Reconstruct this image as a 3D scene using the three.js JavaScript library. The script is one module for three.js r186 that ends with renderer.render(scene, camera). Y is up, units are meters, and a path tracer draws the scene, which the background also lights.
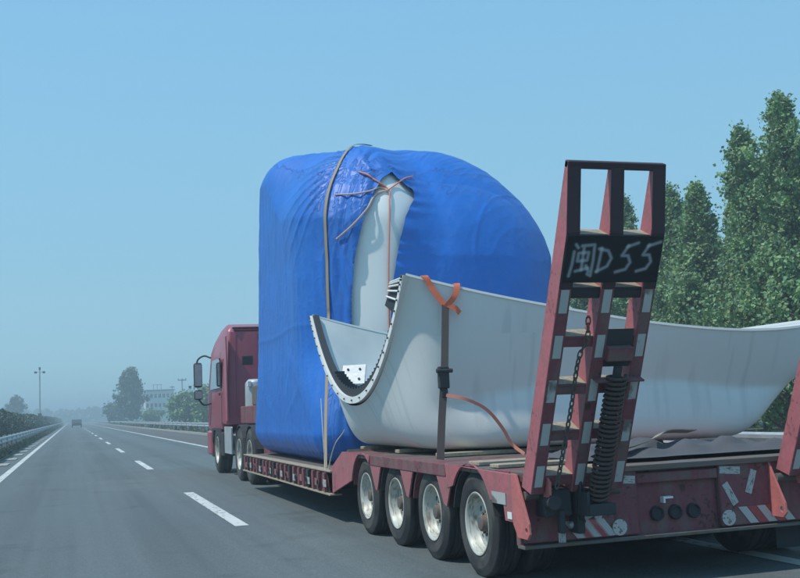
import * as THREE from 'three';
import { mergeGeometries, mergeVertices, toCreasedNormals } from 'three/addons/utils/BufferGeometryUtils.js';
import { RoundedBoxGeometry } from 'three/addons/geometries/RoundedBoxGeometry.js';

// ---------------------------------------------------------------- camera, sky, sun, exposure
const scene = new THREE.Scene();
const SUN = [-32, 54, 2];      // toward the sun: high, on the left, slightly behind the camera
const FOCAL = 1030, IMG_W = 800, IMG_H = 578;
const camera = new THREE.PerspectiveCamera(2 * Math.atan(IMG_H / 2 / FOCAL) * 180 / Math.PI, 1024 / 740, 0.1, 9000);
{
  // the road's vanishing point and a roll of 2.5 degrees give the turn of the hand-held camera
  const d = new THREE.Vector3(71.5 - IMG_W / 2, 420.5 - IMG_H / 2, FOCAL).normalize(), r = 2.5 * Math.PI / 180;
  const down = new THREE.Vector3().crossVectors(d, new THREE.Vector3(Math.cos(r), -Math.sin(r), 0)).normalize();
  if (down.y < 0) down.negate();
  const lat = new THREE.Vector3().crossVectors(down, d); if (lat.x < 0) lat.negate();
  const right = new THREE.Vector3(lat.x, -down.x, -d.x), up = new THREE.Vector3(-lat.y, down.y, d.y), back = new THREE.Vector3(-lat.z, down.z, d.z);
  camera.quaternion.setFromRotationMatrix(new THREE.Matrix4().makeBasis(right, up, back));
  camera.position.set(0, 1.36, 0);
}
{
  const w = 256, h = 256, data = new Float32Array(w * h * 4);
  const stops = [[-90, .27, .36, .40], [-1, .31, .535, .635], [2, .305, .535, .64], [10, .245, .49, .67], [24, .195, .435, .675], [50, .16, .39, .65], [90, .14, .35, .62]];
  for (let j = 0; j < h; j++) {
    const e = ((j + .5) / h - .5) * 180; let k = 0;
    while (k < stops.length - 2 && e > stops[k + 1][0]) k++;
    const a = stops[k], b = stops[k + 1]; let t = Math.min(1, Math.max(0, (e - a[0]) / (b[0] - a[0]))); t = t * t * (3 - 2 * t) * .3 + t * .7;
    for (let i = 0; i < w; i++) {   // the hazy air is a little brighter toward the sun's side
      const o = (j * w + i) * 4, az = ((i + .5) / w - .5) * 2 * Math.PI, el = e * Math.PI / 180, cg = (Math.cos(az) * Math.cos(el) * SUN[0] + Math.sin(el) * SUN[1] + Math.sin(az) * Math.cos(el) * SUN[2]) / Math.hypot(...SUN), k = .93 + .17 * (.5 + .5 * cg) ** 2;
      for (let c = 0; c < 3; c++) data[o + c] = (a[c + 1] + (b[c + 1] - a[c + 1]) * t) * k; data[o + 3] = 1; }
  }
  const sky = new THREE.DataTexture(data, w, h, THREE.RGBAFormat, THREE.FloatType);
  sky.mapping = THREE.EquirectangularReflectionMapping; sky.magFilter = sky.minFilter = THREE.LinearFilter; sky.needsUpdate = true;
  scene.background = sky; scene.environment = sky;
}
const sun = new THREE.DirectionalLight(new THREE.Color().setRGB(1, .95, .86), 2.7);
sun.position.set(4 + SUN[0], SUN[1], -12 + SUN[2]); sun.target.position.set(4, 0, -12); sun.castShadow = true; sun.shadow.radius = 2.5;
sun.shadow.mapSize.set(4096, 4096); Object.assign(sun.shadow.camera, { left: -40, right: 40, top: 40, bottom: -40, near: 1, far: 200 });
scene.add(sun, sun.target);
scene.fog = new THREE.FogExp2(new THREE.Color().setRGB(.74, .92, 1), 0.0027);
const renderer = new THREE.WebGLRenderer({ antialias: true });
renderer.toneMapping = THREE.LinearToneMapping; renderer.toneMappingExposure = 1.22; renderer.shadowMap.enabled = true;

// ---------------------------------------------------------------- helpers
function rng(seed) { return () => { seed |= 0; seed = seed + 0x6D2B79F5 | 0; let t = Math.imul(seed ^ seed >>> 15, 1 | seed); t = t + Math.imul(t ^ t >>> 7, 61 | t) ^ t; return ((t ^ t >>> 14) >>> 0) / 4294967296; }; }
const hash3 = (x, y, z) => { let h = Math.imul(x, 374761393) ^ Math.imul(y, 668265263) ^ Math.imul(z, 2147483647 - 98765431); h = Math.imul(h ^ h >>> 13, 1274126177); return ((h ^ h >>> 16) >>> 0) / 4294967296; };
const sm = (t) => t * t * (3 - 2 * t), mix = (a, b, t) => a + (b - a) * t, clamp = (v, a, b) => Math.min(b, Math.max(a, v));
const step = (a, b, x) => sm(clamp((x - a) / (b - a), 0, 1));
function noise(x, y, z = 0, per = 0) {
  const xi = Math.floor(x), yi = Math.floor(y), zi = Math.floor(z), fx = sm(x - xi), fy = sm(y - yi), fz = sm(z - zi);
  const w = (v) => per ? ((v % per) + per) % per : v;
  const g = (a, b, c) => hash3(w(xi + a), w(yi + b), zi + c);
  return mix(mix(mix(g(0, 0, 0), g(1, 0, 0), fx), mix(g(0, 1, 0), g(1, 1, 0), fx), fy), mix(mix(g(0, 0, 1), g(1, 0, 1), fx), mix(g(0, 1, 1), g(1, 1, 1), fx), fy), fz);
}
const fbm = (x, y, z = 0, o = 4, per = 0) => { let s = 0, a = .5, n = 0; for (let i = 0; i < o; i++) { s += a * noise(x, y, z + i * 7.3, per); n += a; a *= .5; x *= 2; y *= 2; z *= 2; per *= 2; } return s / n; };
function tex(w, h, fn, srgb = true) {          // fn(u, v) gives [r, g, b] in linear values (colour) or 0..1 (data)
  const d = new Uint8Array(w * h * 4), enc = (v) => srgb ? (v <= .0031308 ? v * 12.92 : 1.055 * Math.pow(v, 1 / 2.4) - .055) : v;
  for (let j = 0; j < h; j++) for (let i = 0; i < w; i++) { const c = fn(i / w, j / h), o = (j * w + i) * 4; for (let k = 0; k < 3; k++) d[o + k] = clamp(enc(c[k]), 0, 1) * 255; d[o + 3] = 255; }
  const t = new THREE.DataTexture(d, w, h); t.wrapS = t.wrapT = THREE.RepeatWrapping; t.magFilter = THREE.LinearFilter; t.minFilter = THREE.LinearMipmapLinearFilter; t.generateMipmaps = true;
  if (srgb) t.colorSpace = THREE.SRGBColorSpace; t.needsUpdate = true; return t;
}
const rgb = (r, g, b) => new THREE.Color().setRGB(r, g, b);
const S = (o) => new THREE.MeshStandardMaterial({ side: THREE.DoubleSide, ...o });
const PH = (o) => new THREE.MeshPhysicalMaterial({ side: THREE.DoubleSide, ...o });
function boxUV(g, s = 1) {
  const p = g.attributes.position, n = g.attributes.normal, uv = new Float32Array(p.count * 2);
  for (let i = 0; i < p.count; i++) {
    const ax = Math.abs(n.getX(i)), ay = Math.abs(n.getY(i)), az = Math.abs(n.getZ(i)), x = p.getX(i), y = p.getY(i), z = p.getZ(i);
    if (ax >= ay && ax >= az) { uv[2 * i] = z * s; uv[2 * i + 1] = y * s; } else if (ay >= az) { uv[2 * i] = x * s; uv[2 * i + 1] = z * s; } else { uv[2 * i] = x * s; uv[2 * i + 1] = y * s; }
  }
  g.setAttribute('uv', new THREE.BufferAttribute(uv, 2)); return g;
}
const join = (a) => { a = (Array.isArray(a) ? a : [a]).map((g) => { g = g.index ? g.toNonIndexed() : g; for (const k of Object.keys(g.attributes)) if (!['position', 'normal', 'uv'].includes(k)) g.deleteAttribute(k); return g; }); return a.length > 1 ? mergeGeometries(a) : a[0]; };
const used = new Map();
const numbered = (n) => { const k = used.get(n) || 0; used.set(n, k + 1); return k ? n + '_' + String(k).padStart(3, '0') : n; };
const shade = (o) => { o.castShadow = o.receiveShadow = true; return o; };
function thing(name, label, category, [x, y, z], group) {
  const o = new THREE.Group(); o.name = numbered(name); o.position.set(x, y, z); o.userData = { label, category }; if (group) o.userData.group = group;
  scene.add(o); o.updateMatrixWorld(); return o;
}
const wpos = new THREE.Vector3();
// a mesh from geometries given in world coordinates, as a child of parent
function part(name, geos, mat, parent, opt = {}) {
  let g = join(geos); if (!opt.keepUV && mat.map) boxUV(g, 1); 
  if (!g.attributes.normal) g.computeVertexNormals();
  if (parent) { parent.updateWorldMatrix(true, false); g.applyMatrix4(new THREE.Matrix4().copy(parent.matrixWorld).invert()); }
  const m = shade(new THREE.Mesh(g, mat)); m.name = name; if (opt.label) m.userData.label = opt.label; if (opt.kind) m.userData.kind = opt.kind;
  (parent || scene).add(m); return m;
}
// a mesh from a shared geometry, placed in its parent's own coordinates
function piece(name, g, mat, parent, x, y, z, rx = 0, ry = 0, rz = 0) { const m = shade(new THREE.Mesh(g, mat)); m.name = name; m.position.set(x, y, z); m.rotation.set(rx, ry, rz); parent.add(m); return m; }
function struct(name, geos, mat, opt) { const m = part(numbered(name), geos, mat, null, opt); m.userData.kind = 'structure'; return m; }
function solo(name, geos, mat, label, category, group, opt) { const m = part(numbered(name), geos, mat, null, opt); m.userData.label = label; m.userData.category = category; if (group) m.userData.group = group; return m; }
const box = (x0, x1, y0, y1, z0, z1, r = 0) => { const w = x1 - x0, h = y1 - y0, d = z1 - z0; const g = r ? new RoundedBoxGeometry(w, h, d, 1, Math.min(r, w / 2.1, h / 2.1, d / 2.1)) : new THREE.BoxGeometry(w, h, d); return g.translate((x0 + x1) / 2, (y0 + y1) / 2, (z0 + z1) / 2); };
// outline in (z, y), pushed out along x
function slabX(pts, x0, x1, bev = 0, holes = []) {
  const s = new THREE.Shape(pts.map(([z, y]) => new THREE.Vector2(-z, y)));
  for (const h of holes) s.holes.push(new THREE.Path(h.map(([z, y]) => new THREE.Vector2(-z, y))));
  const g = new THREE.ExtrudeGeometry(s, { depth: x1 - x0 - 2 * bev, bevelEnabled: bev > 0, bevelSize: bev, bevelThickness: bev, bevelSegments: 2, bevelOffset: -bev });
  return g.rotateY(Math.PI / 2).translate(x0 + bev, 0, 0);
}
const V = (x, y, z) => new THREE.Vector3(x, y, z);
const tube = (pts, r, n = 24, k = 6) => new THREE.TubeGeometry(new THREE.CatmullRomCurve3(pts.map((p) => V(...p)), false, 'centripetal'), n, r, k);
function rod(a, b, r, k = 10, r2 = r) { const A = V(...a), B = V(...b), l = A.distanceTo(B), g = new THREE.CylinderGeometry(r2, r, l, k); g.applyQuaternion(new THREE.Quaternion().setFromUnitVectors(V(0, 1, 0), B.clone().sub(A).normalize())); return g.translate((a[0] + b[0]) / 2, (a[1] + b[1]) / 2, (a[2] + b[2]) / 2); }
// a flat band of some width and thickness following points; side gives the width direction
function band(pts, width, side, th = .004) {
  const c = new THREE.CatmullRomCurve3(pts.map((p) => V(...p)), false, 'centripetal'), n = pts.length * 8, pos = [], idx = [];
  const sd = V(...side).normalize();
  for (let i = 0; i <= n; i++) {
    const p = c.getPoint(i / n), t = c.getTangent(i / n), s = sd.clone().addScaledVector(t, -sd.dot(t)).normalize(), nn = V(0, 0, 0).crossVectors(t, s);
    for (const [a, b] of [[-1, -1], [1, -1], [1, 1], [-1, 1]]) { const q = p.clone().addScaledVector(s, a * width / 2).addScaledVector(nn, b * th / 2); pos.push(q.x, q.y, q.z); }
    if (i) for (let k = 0; k < 4; k++) { const a = (i - 1) * 4 + k, b = (i - 1) * 4 + (k + 1) % 4; idx.push(a, b, a + 4, b, b + 4, a + 4); }
  }
  const g = new THREE.BufferGeometry(); g.setAttribute('position', new THREE.Float32BufferAttribute(pos, 3)); g.setIndex(idx);
  g.setAttribute('uv', new THREE.Float32BufferAttribute(new Float32Array(pos.length / 3 * 2), 2));
  const f = g.toNonIndexed(); f.computeVertexNormals(); return f;
}

// ---------------------------------------------------------------- textures and materials
const redTex = (a, amount, s) => tex(512, 512, (u, v) => {
  const n = fbm(u * 6, v * 6, s, 4, 6), d = fbm(u * 14, v * 5, s + 3, 4, 0 || 14), g = fbm(u * 40, v * 40, s + 5, 2, 40);
  const rust = step(.60, .72, n * .6 + g * .4) * amount, dust = step(.45, .75, d) * .55 * amount, t = .85 + .3 * g;
  return [0, 1, 2].map((k) => mix(mix(a[k] * t, [.075, .035, .024][k], rust), [.17, .14, .12][k], dust));
});
const M = {};
const grit = tex(256, 256, (u, v) => { const n = fbm(u * 16, v * 16, 2, 4, 16); return [n, n, n]; }, false);
M.red = S({ map: redTex([.42, .125, .14], .6, 1), roughness: .55, bumpMap: grit, bumpScale: .0015 });
M.redOld = S({ map: redTex([.20, .058, .072], 1.0, 2), roughness: .7, bumpMap: grit, bumpScale: .002 });
M.cabRed = PH({ color: rgb(.36, .07, .10), roughness: .42, clearcoat: .4, clearcoatRoughness: .25 });
M.pink = S({ map: redTex([.52, .15, .14], .35, 5), roughness: .65 });
M.black = S({ color: rgb(.032, .027, .034), roughness: .6 });
M.tip = S({ color: rgb(.052, .027, .033), roughness: .65 });
M.rust = S({ color: rgb(.075, .05, .042), roughness: .8, bumpMap: grit, bumpScale: .001 });
M.dark = S({ color: rgb(.035, .036, .04), roughness: .75 });
M.steel = S({ map: tex(256, 256, (u, v) => { const n = fbm(u * 8, v * 8, 4, 4, 8), g = fbm(u * 30, v * 30, 8, 2, 30), t = step(.5, .7, n); return [mix(.12, .16, t) * (.8 + .4 * g), mix(.115, .10, t) * (.8 + .4 * g), mix(.11, .065, t) * (.8 + .4 * g)]; }), roughness: .8, bumpMap: grit, bumpScale: .002 });
M.tan = S({ map: tex(256, 256, (u, v) => { const n = fbm(u * 4, v * 24, 9, 4, 0), g = fbm(u * 60, v * 60, 3, 2, 60); const t = .7 + .5 * n * g * 2; return [.36 * t, .31 * t, .23 * t]; }), roughness: .9 });
M.tyre = S({ map: tex(256, 256, (u, v) => { const n = fbm(u * 10, v * 10, 3, 4, 10), t = step(.4, .75, n); return [mix(.028, .075, t), mix(.03, .075, t), mix(.032, .07, t)]; }), roughness: .92 });
M.rim = S({ map: tex(256, 256, (u, v) => { const n = fbm(u * 6, v * 6, 6, 4, 6), g = fbm(u * 30, v * 30, 1, 3, 30), t = step(.5, .72, n * .5 + g * .5); return [mix(.52, .24, t), mix(.53, .21, t), mix(.48, .17, t)]; }), roughness: .5, metalness: .15 });
M.gel = PH({ map: tex(512, 512, (u, v) => { const n = fbm(u * 3, v * 3, 2, 4, 3), s = fbm(u * 24, v * 3, 6, 3, 0), t = .95 + .07 * n - .10 * step(.58, .8, s); return [.77 * t, .80 * t, .79 * t]; }), roughness: .62 });
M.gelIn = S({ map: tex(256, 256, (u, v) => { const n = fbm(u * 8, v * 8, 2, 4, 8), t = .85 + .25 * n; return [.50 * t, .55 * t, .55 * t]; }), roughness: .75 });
M.white = S({ color: rgb(.76, .78, .76), roughness: .5 });
M.rubber = S({ color: rgb(.03, .036, .045), roughness: .8 });
M.reflect = PH({ map: tex(128, 128, (u, v) => { const n = fbm(u * 8, v * 8, 15, 4, 8), w = step(.55, .68, n); return [mix(.44, .16, w), mix(.46, .13, w), mix(.45, .12, w)]; }), roughness: .4, clearcoat: .4, bumpMap: grit, bumpScale: .001 });
M.reflectRed = PH({ color: rgb(.34, .05, .06), roughness: .35, clearcoat: .6 });
M.galv = S({ map: tex(256, 256, (u, v) => { const n = fbm(u * 8, v * 8, 5, 4, 8), t = .8 + .35 * n; return [.46 * t, .49 * t, .50 * t]; }), roughness: .5, metalness: .3 });
M.glass = PH({ color: rgb(.02, .03, .035), roughness: .08, metalness: 0, clearcoat: 1 });
M.concrete = S({ map: tex(256, 256, (u, v) => { const n = fbm(u * 8, v * 8, 7, 5, 8), t = .7 + .6 * n; return [.34 * t, .34 * t, .31 * t]; }), roughness: .92, bumpMap: grit, bumpScale: .004 });
M.orange = S({ color: rgb(.72, .17, .085), roughness: .7 });
M.webbing = S({ color: rgb(.10, .075, .07), roughness: .85, bumpMap: grit, bumpScale: .001 });
M.strapGrey = S({ color: rgb(.36, .28, .19), roughness: .85 });
M.rope = S({ color: rgb(.66, .64, .60), roughness: .9 });
M.ropePale = S({ color: rgb(.60, .42, .36), roughness: .9 });
M.ropePink = S({ color: rgb(.66, .25, .19), roughness: .9 });
M.bark = S({ map: tex(256, 256, (u, v) => { const n = fbm(u * 20, v * 5, 3, 4, 0), t = .5 + n; return [.16 * t, .14 * t, .11 * t]; }), roughness: .95, bumpMap: grit, bumpScale: .01 });
const leafMat = (r, g, b) => PH({ color: rgb(r, g, b), vertexColors: true, roughness: .75, transmission: .4, thickness: 0 });
M.leaf = leafMat(.215, .345, .14); M.grass = leafMat(.085, .115, .06); M.leafDark = leafMat(.055, .095, .055); M.leafFar = leafMat(.08, .135, .065);
M.tarp = PH({ map: tex(512, 512, (u, v) => { const n = fbm(u * 3, v * 3, 31, 4, 3), d = step(.56, .78, fbm(u * 7, v * 7, 35, 5, 7)) * .05, t = .86 + .28 * n; return [mix(.012 * t, .30, d), mix(.15 * t, .34, d), mix(.56 * t, .45, d)]; }), roughness: .5, clearcoat: .08, clearcoatRoughness: .45, bumpScale: .004,
  bumpMap: tex(512, 512, (u, v) => { const a = fbm(u * 4, v * 4, 1, 4, 4), b = 1 - Math.abs(2 * fbm(u * 6, v * 6, 8, 3, 6) - 1), c = 1 - Math.abs(2 * fbm(u * 15 + 3 * a, v * 15, 4, 2, 15) - 1); const n = a * .25 + Math.pow(b, 5) * .5 + Math.pow(c, 6) * .25; return [n, n, n]; }, false) });

// ---------------------------------------------------------------- ground, road, markings
const GZ0 = -1500, GZ1 = 60;
const sheet = (x0, x1, y, z0, z1, nx = 1, nz = 1) => new THREE.PlaneGeometry(x1 - x0, z1 - z0, nx, nz).rotateX(-Math.PI / 2).translate((x0 + x1) / 2, y, (z0 + z1) / 2);
M.soil = S({ map: tex(512, 512, (u, v) => { const n = fbm(u * 8, v * 8, 4, 5, 8), g = fbm(u * 50, v * 50, 1, 3, 50), t = step(.4, .62, n * .6 + g * .4); return [mix(.13, .065, t), mix(.115, .10, t), mix(.075, .042, t)].map((c) => c * (.7 + .6 * g)); }), roughness: .95 });
struct('ground', boxUV(sheet(-3000, 3000, -.06, -4500, 500), .12), M.soil, { keepUV: true });
const across = (g, x0, x1, per) => { const p = g.attributes.position, uv = new Float32Array(p.count * 2); for (let i = 0; i < p.count; i++) { uv[2 * i] = (p.getX(i) - x0) / (x1 - x0); uv[2 * i + 1] = p.getZ(i) / per; } g.setAttribute('uv', new THREE.BufferAttribute(uv, 2)); return g; };
{
  const tracks = [-.75, 1.05, 3.0, 4.75];
  const pr = (u) => u * 8.1 - 2.45;
  const map = tex(1024, 2048, (u, v) => {
    const x = pr(u); let t = 1;
    for (const c of tracks) t -= .15 * Math.exp(-((x - c) ** 2) / .10) * (.6 + .8 * fbm(v * 6, c, 2, 2, 6));
    t += .13 * (noise(u * 90, v * 4, 3) - .5) + .16 * (fbm(u * 4, v * 6, 11, 4, 0) - .5) * Math.min(1, Math.min(v, 1 - v) * 12);
    t -= .16 * step(.66, .8, fbm(u * 11, v * 40, 23, 4, 0)); t += .10 * step(.62, .75, fbm(u * 5, v * 16, 29, 3, 0));
    t *= .80 + .42 * hash3(u * 1024 | 0, v * 2048 | 0, 5) ** 1.5;
    return [.118 * t, .142 * t, .146 * t];
  });
  const bump = tex(512, 512, (u, v) => { const n = .5 * hash3(u * 512 | 0, v * 512 | 0, 9) + .5 * fbm(u * 60, v * 60, 3, 2, 60); return [n, n, n]; }, false); bump.repeat.set(4, 12);
  M.asphalt = S({ map, roughness: .88, bumpMap: bump, bumpScale: .004 });
  const smap = tex(512, 512, (u, v) => { const n = fbm(u * 5, v * 5, 21, 5, 5), t = (.75 + .5 * n) * (.8 + .4 * hash3(u * 512 | 0, v * 512 | 0, 3)); return [.112 * t, .105 * t, .098 * t]; });
  M.shoulder = S({ map: smap, roughness: .92, bumpMap: bump, bumpScale: .004 });
}
const road = struct('road', across(sheet(-2.45, 5.65, 0, GZ0, GZ1, 1, 60), -2.45, 5.65, 24), M.asphalt, { keepUV: true });
struct('hard_shoulder', across(sheet(5.65, 8.4, 0, GZ0, GZ1, 1, 60), 5.65, 8.4, 3), M.shoulder, { keepUV: true });
M.paint = S({ roughness: .7, map: tex(256, 1024, (u, v) => { const n = fbm(u * 14, v * 60, 3, 4, 0), w = step(.60, .70, n), g = fbm(u * 3, v * 8, 9, 3, 0); return [mix(.60, .13, w * .8), mix(.61, .14, w * .8), mix(.57, .14, w * .8)].map((c) => c * (.86 + .26 * g)); }) });
const strip = (x0, x1, z0, z1) => { const g = sheet(x0, x1, .004, z0, z1), p = g.attributes.position, uv = new Float32Array(8); for (let i = 0; i < 4; i++) { uv[2 * i] = (p.getX(i) - x0) / .6; uv[2 * i + 1] = p.getZ(i) / 6; } g.setAttribute('uv', new THREE.BufferAttribute(uv, 2)); return g; };
part('edge_line', strip(-1.76, -1.58, GZ0, GZ1), M.paint, road, { keepUV: true, label: 'solid white edge line beside the median' });
part('edge_line', strip(5.36, 5.54, GZ0, GZ1), M.paint, road, { keepUV: true, label: 'solid white edge line along the hard shoulder' });
for (let k = 0; k < 26; k++) { const z = -12.75 - 15.2 * k; part('lane_dash', strip(1.88, 2.05, z - 6.1, z), M.paint, road, { keepUV: true }); }
part('lane_dash', strip(1.88, 2.05, -3.6, 2.5), M.paint, road, { keepUV: true });
// the planted median on the left and the verge behind the shoulder
struct('median_strip', boxUV(box(-9, -2.45, -.1, .05, -900, 40), .3), M.soil, { keepUV: true });
struct('verge', boxUV(box(8.62, 26, -.1, .03, -900, 40), .3), M.soil, { keepUV: true });
{ const k = struct('kerb', box(8.4, 8.62, -.1, .13, -520, 30, .02), M.concrete);
  const g = box(-.11, .11, 0, .012, -.99, .99, .004); // visible cap stones near enough to tell apart
  for (let i = 0; i < 40; i++) piece('kerb_stone', g, M.concrete, k, 8.51, .13, -8 - i * 2); }
{ // pale concrete drain slabs set in the strip between the edge line and the median rail
  const R = rng(5);
  for (let i = 0; i < 16; i++) { const z = -20 - i * 5.2; solo('drain_slab', box(-2.36, -2.0 + R() * .05, .003, .03, z - 1.6 - R() * .5, z, .01), M.concrete, 'flat pale concrete slab set beside the left edge line', 'slab', 'concrete slabs along the median edge'); }
}
// sparse grass along the two rails
function leaves(n, place, size, seed, flat = 0) {      // leaf-sized folded faces; place(R) gives [x, y, z, tone, scale]
  const R = rng(seed), pos = new Float32Array(n * 12), col = new Float32Array(n * 12), idx = new Uint32Array(n * 6);
  const a = V(0, 0, 0), b = V(0, 0, 0), c = V(0, 0, 0);
  for (let i = 0; i < n; i++) {
    const [x, y, z, tone, sc] = place(R), s = size * (sc || 1) * (.65 + .7 * R());
    a.set(R() - .5, R() - .5 - flat, R() - .5).normalize(); c.set(R() - .5, R() - .5, R() - .5); b.crossVectors(a, c).normalize();
    c.crossVectors(a, b).multiplyScalar(s * .18);
    const w = s * .42, q = [[-a.x, -a.y, -a.z, s * .5, 0], [b.x, b.y, b.z, w, 1], [a.x, a.y, a.z, s * .5, 0], [-b.x, -b.y, -b.z, w, 1]];
    const hue = R();
    for (let k = 0; k < 4; k++) { const o = i * 12 + k * 3, m = q[k]; pos[o] = x + m[0] * m[3] + c.x * m[4]; pos[o + 1] = y + m[1] * m[3] + c.y * m[4]; pos[o + 2] = z + m[2] * m[3] + c.z * m[4]; col[o] = tone * (.75 + .45 * hue); col[o + 1] = tone; col[o + 2] = tone * (.8 + .35 * (1 - hue)); }
    idx.set([i * 4, i * 4 + 1, i * 4 + 2, i * 4, i * 4 + 2, i * 4 + 3], i * 6);
  }
  const g = new THREE.BufferGeometry(); g.setAttribute('position', new THREE.BufferAttribute(pos, 3)); g.setAttribute('color', new THREE.BufferAttribute(col, 3)); g.setIndex(new THREE.BufferAttribute(idx, 1)); g.computeVertexNormals(); return g;
}
function foliage(name, g, mat, parent, kind = 'stuff') { g = g.clone(); if (parent) { parent.updateWorldMatrix(true, false); g.translate(...parent.getWorldPosition(wpos).negate().toArray()); } const m = shade(new THREE.Mesh(g, mat)); m.name = name; if (kind) m.userData.kind = kind; (parent || scene).add(m); return m; }
{
  const far = (R, z0, z1) => z0 * Math.pow(z1 / z0, R());
  let m = foliage('verge_grass', mergeGeometries([
    leaves(16000, (R) => { const z = far(R, -24, -260); return [-2.5 - R() * 1.0, .04 + R() * .22, z, .8 + .6 * noise(z * .5, 3), -z / 60 + .35]; }, .16, 11, .6),
    leaves(14000, (R) => { const z = far(R, -10, -260); return [8.75 + R() * 6, .03 + R() * .3, z, .8 + .6 * noise(z * .5, 9), -z / 60 + .35]; }, .18, 12, .6)]), M.grass, null);
  m.userData.label = 'low green grass growing along both roadside rails'; m.userData.category = 'grass';
  m = foliage('median_hedge', mergeGeometries([
    leaves(60000, (R) => { const z = far(R, -30, -420), h = 1.55 + .75 * fbm(z * .11, 2, 5, 3), t = R(), a = R() * Math.PI; const w = 1.05 * (.75 + .5 * noise(z * .3, 8)); const u = Math.sqrt(R() * .45 + .55); return [-4.5 + Math.cos(a) * w * u, .1 + Math.sin(a) * h * u * .98 + t * .05, z, .6 + .7 * noise(z * .8, a * 2), clamp(-z / 70, .5, 4)]; }, .20, 21)]), M.leafDark, null);
  m.userData.label = 'long dark green hedge on the median behind the left guardrail'; m.userData.category = 'hedge';
}
// ---------------------------------------------------------------- guardrails
function guardrail(x, face, z0, z1, label) {
  const t = thing('guardrail', label, 'guardrail', [x, 0, (z0 + z1) / 2]);
  const prof = [[0, .52], [.045, .55], [.045, .60], [0, .645], [0, .675], [.045, .72], [.045, .77], [0, .80]], pos = [], idx = [];
  prof.forEach(([o, y]) => { pos.push(x + face * (.09 + o), y, z0, x + face * (.09 + o), y, z1); });
  for (let i = 0; i < prof.length - 1; i++) idx.push(2 * i, 2 * i + 1, 2 * i + 2, 2 * i + 1, 2 * i + 3, 2 * i + 2);
  const g = new THREE.BufferGeometry(); g.setAttribute('position', new THREE.Float32BufferAttribute(pos, 3)); g.setIndex(idx); g.computeVertexNormals();
  const g2 = g.clone(); g2.translate(-face * .004, 0, 0);
  part('rail', [g, g2].map((q) => { const w = q.toNonIndexed(); w.computeVertexNormals(); return boxUV(w); }), M.galv, t, { keepUV: true });
  const pg = box(-.07, .07, -.1, .82, -.07, .07, .01), sg = box(-.045, .045, .56, .76, -.06, .06);
  for (let z = z1 - 1.5; z > z0; z -= 4) { piece('post', pg, M.galv, t, 0, 0, z - t.position.z); piece('spacer', sg, M.galv, t, face * .11, 0, z - t.position.z); }
}
guardrail(-2.85, 1, -330, -20, 'galvanised guardrail along the median in front of the dark hedge');
guardrail(9.0, -1, -420, -4, 'galvanised guardrail along the right shoulder below the poplars');
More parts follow.
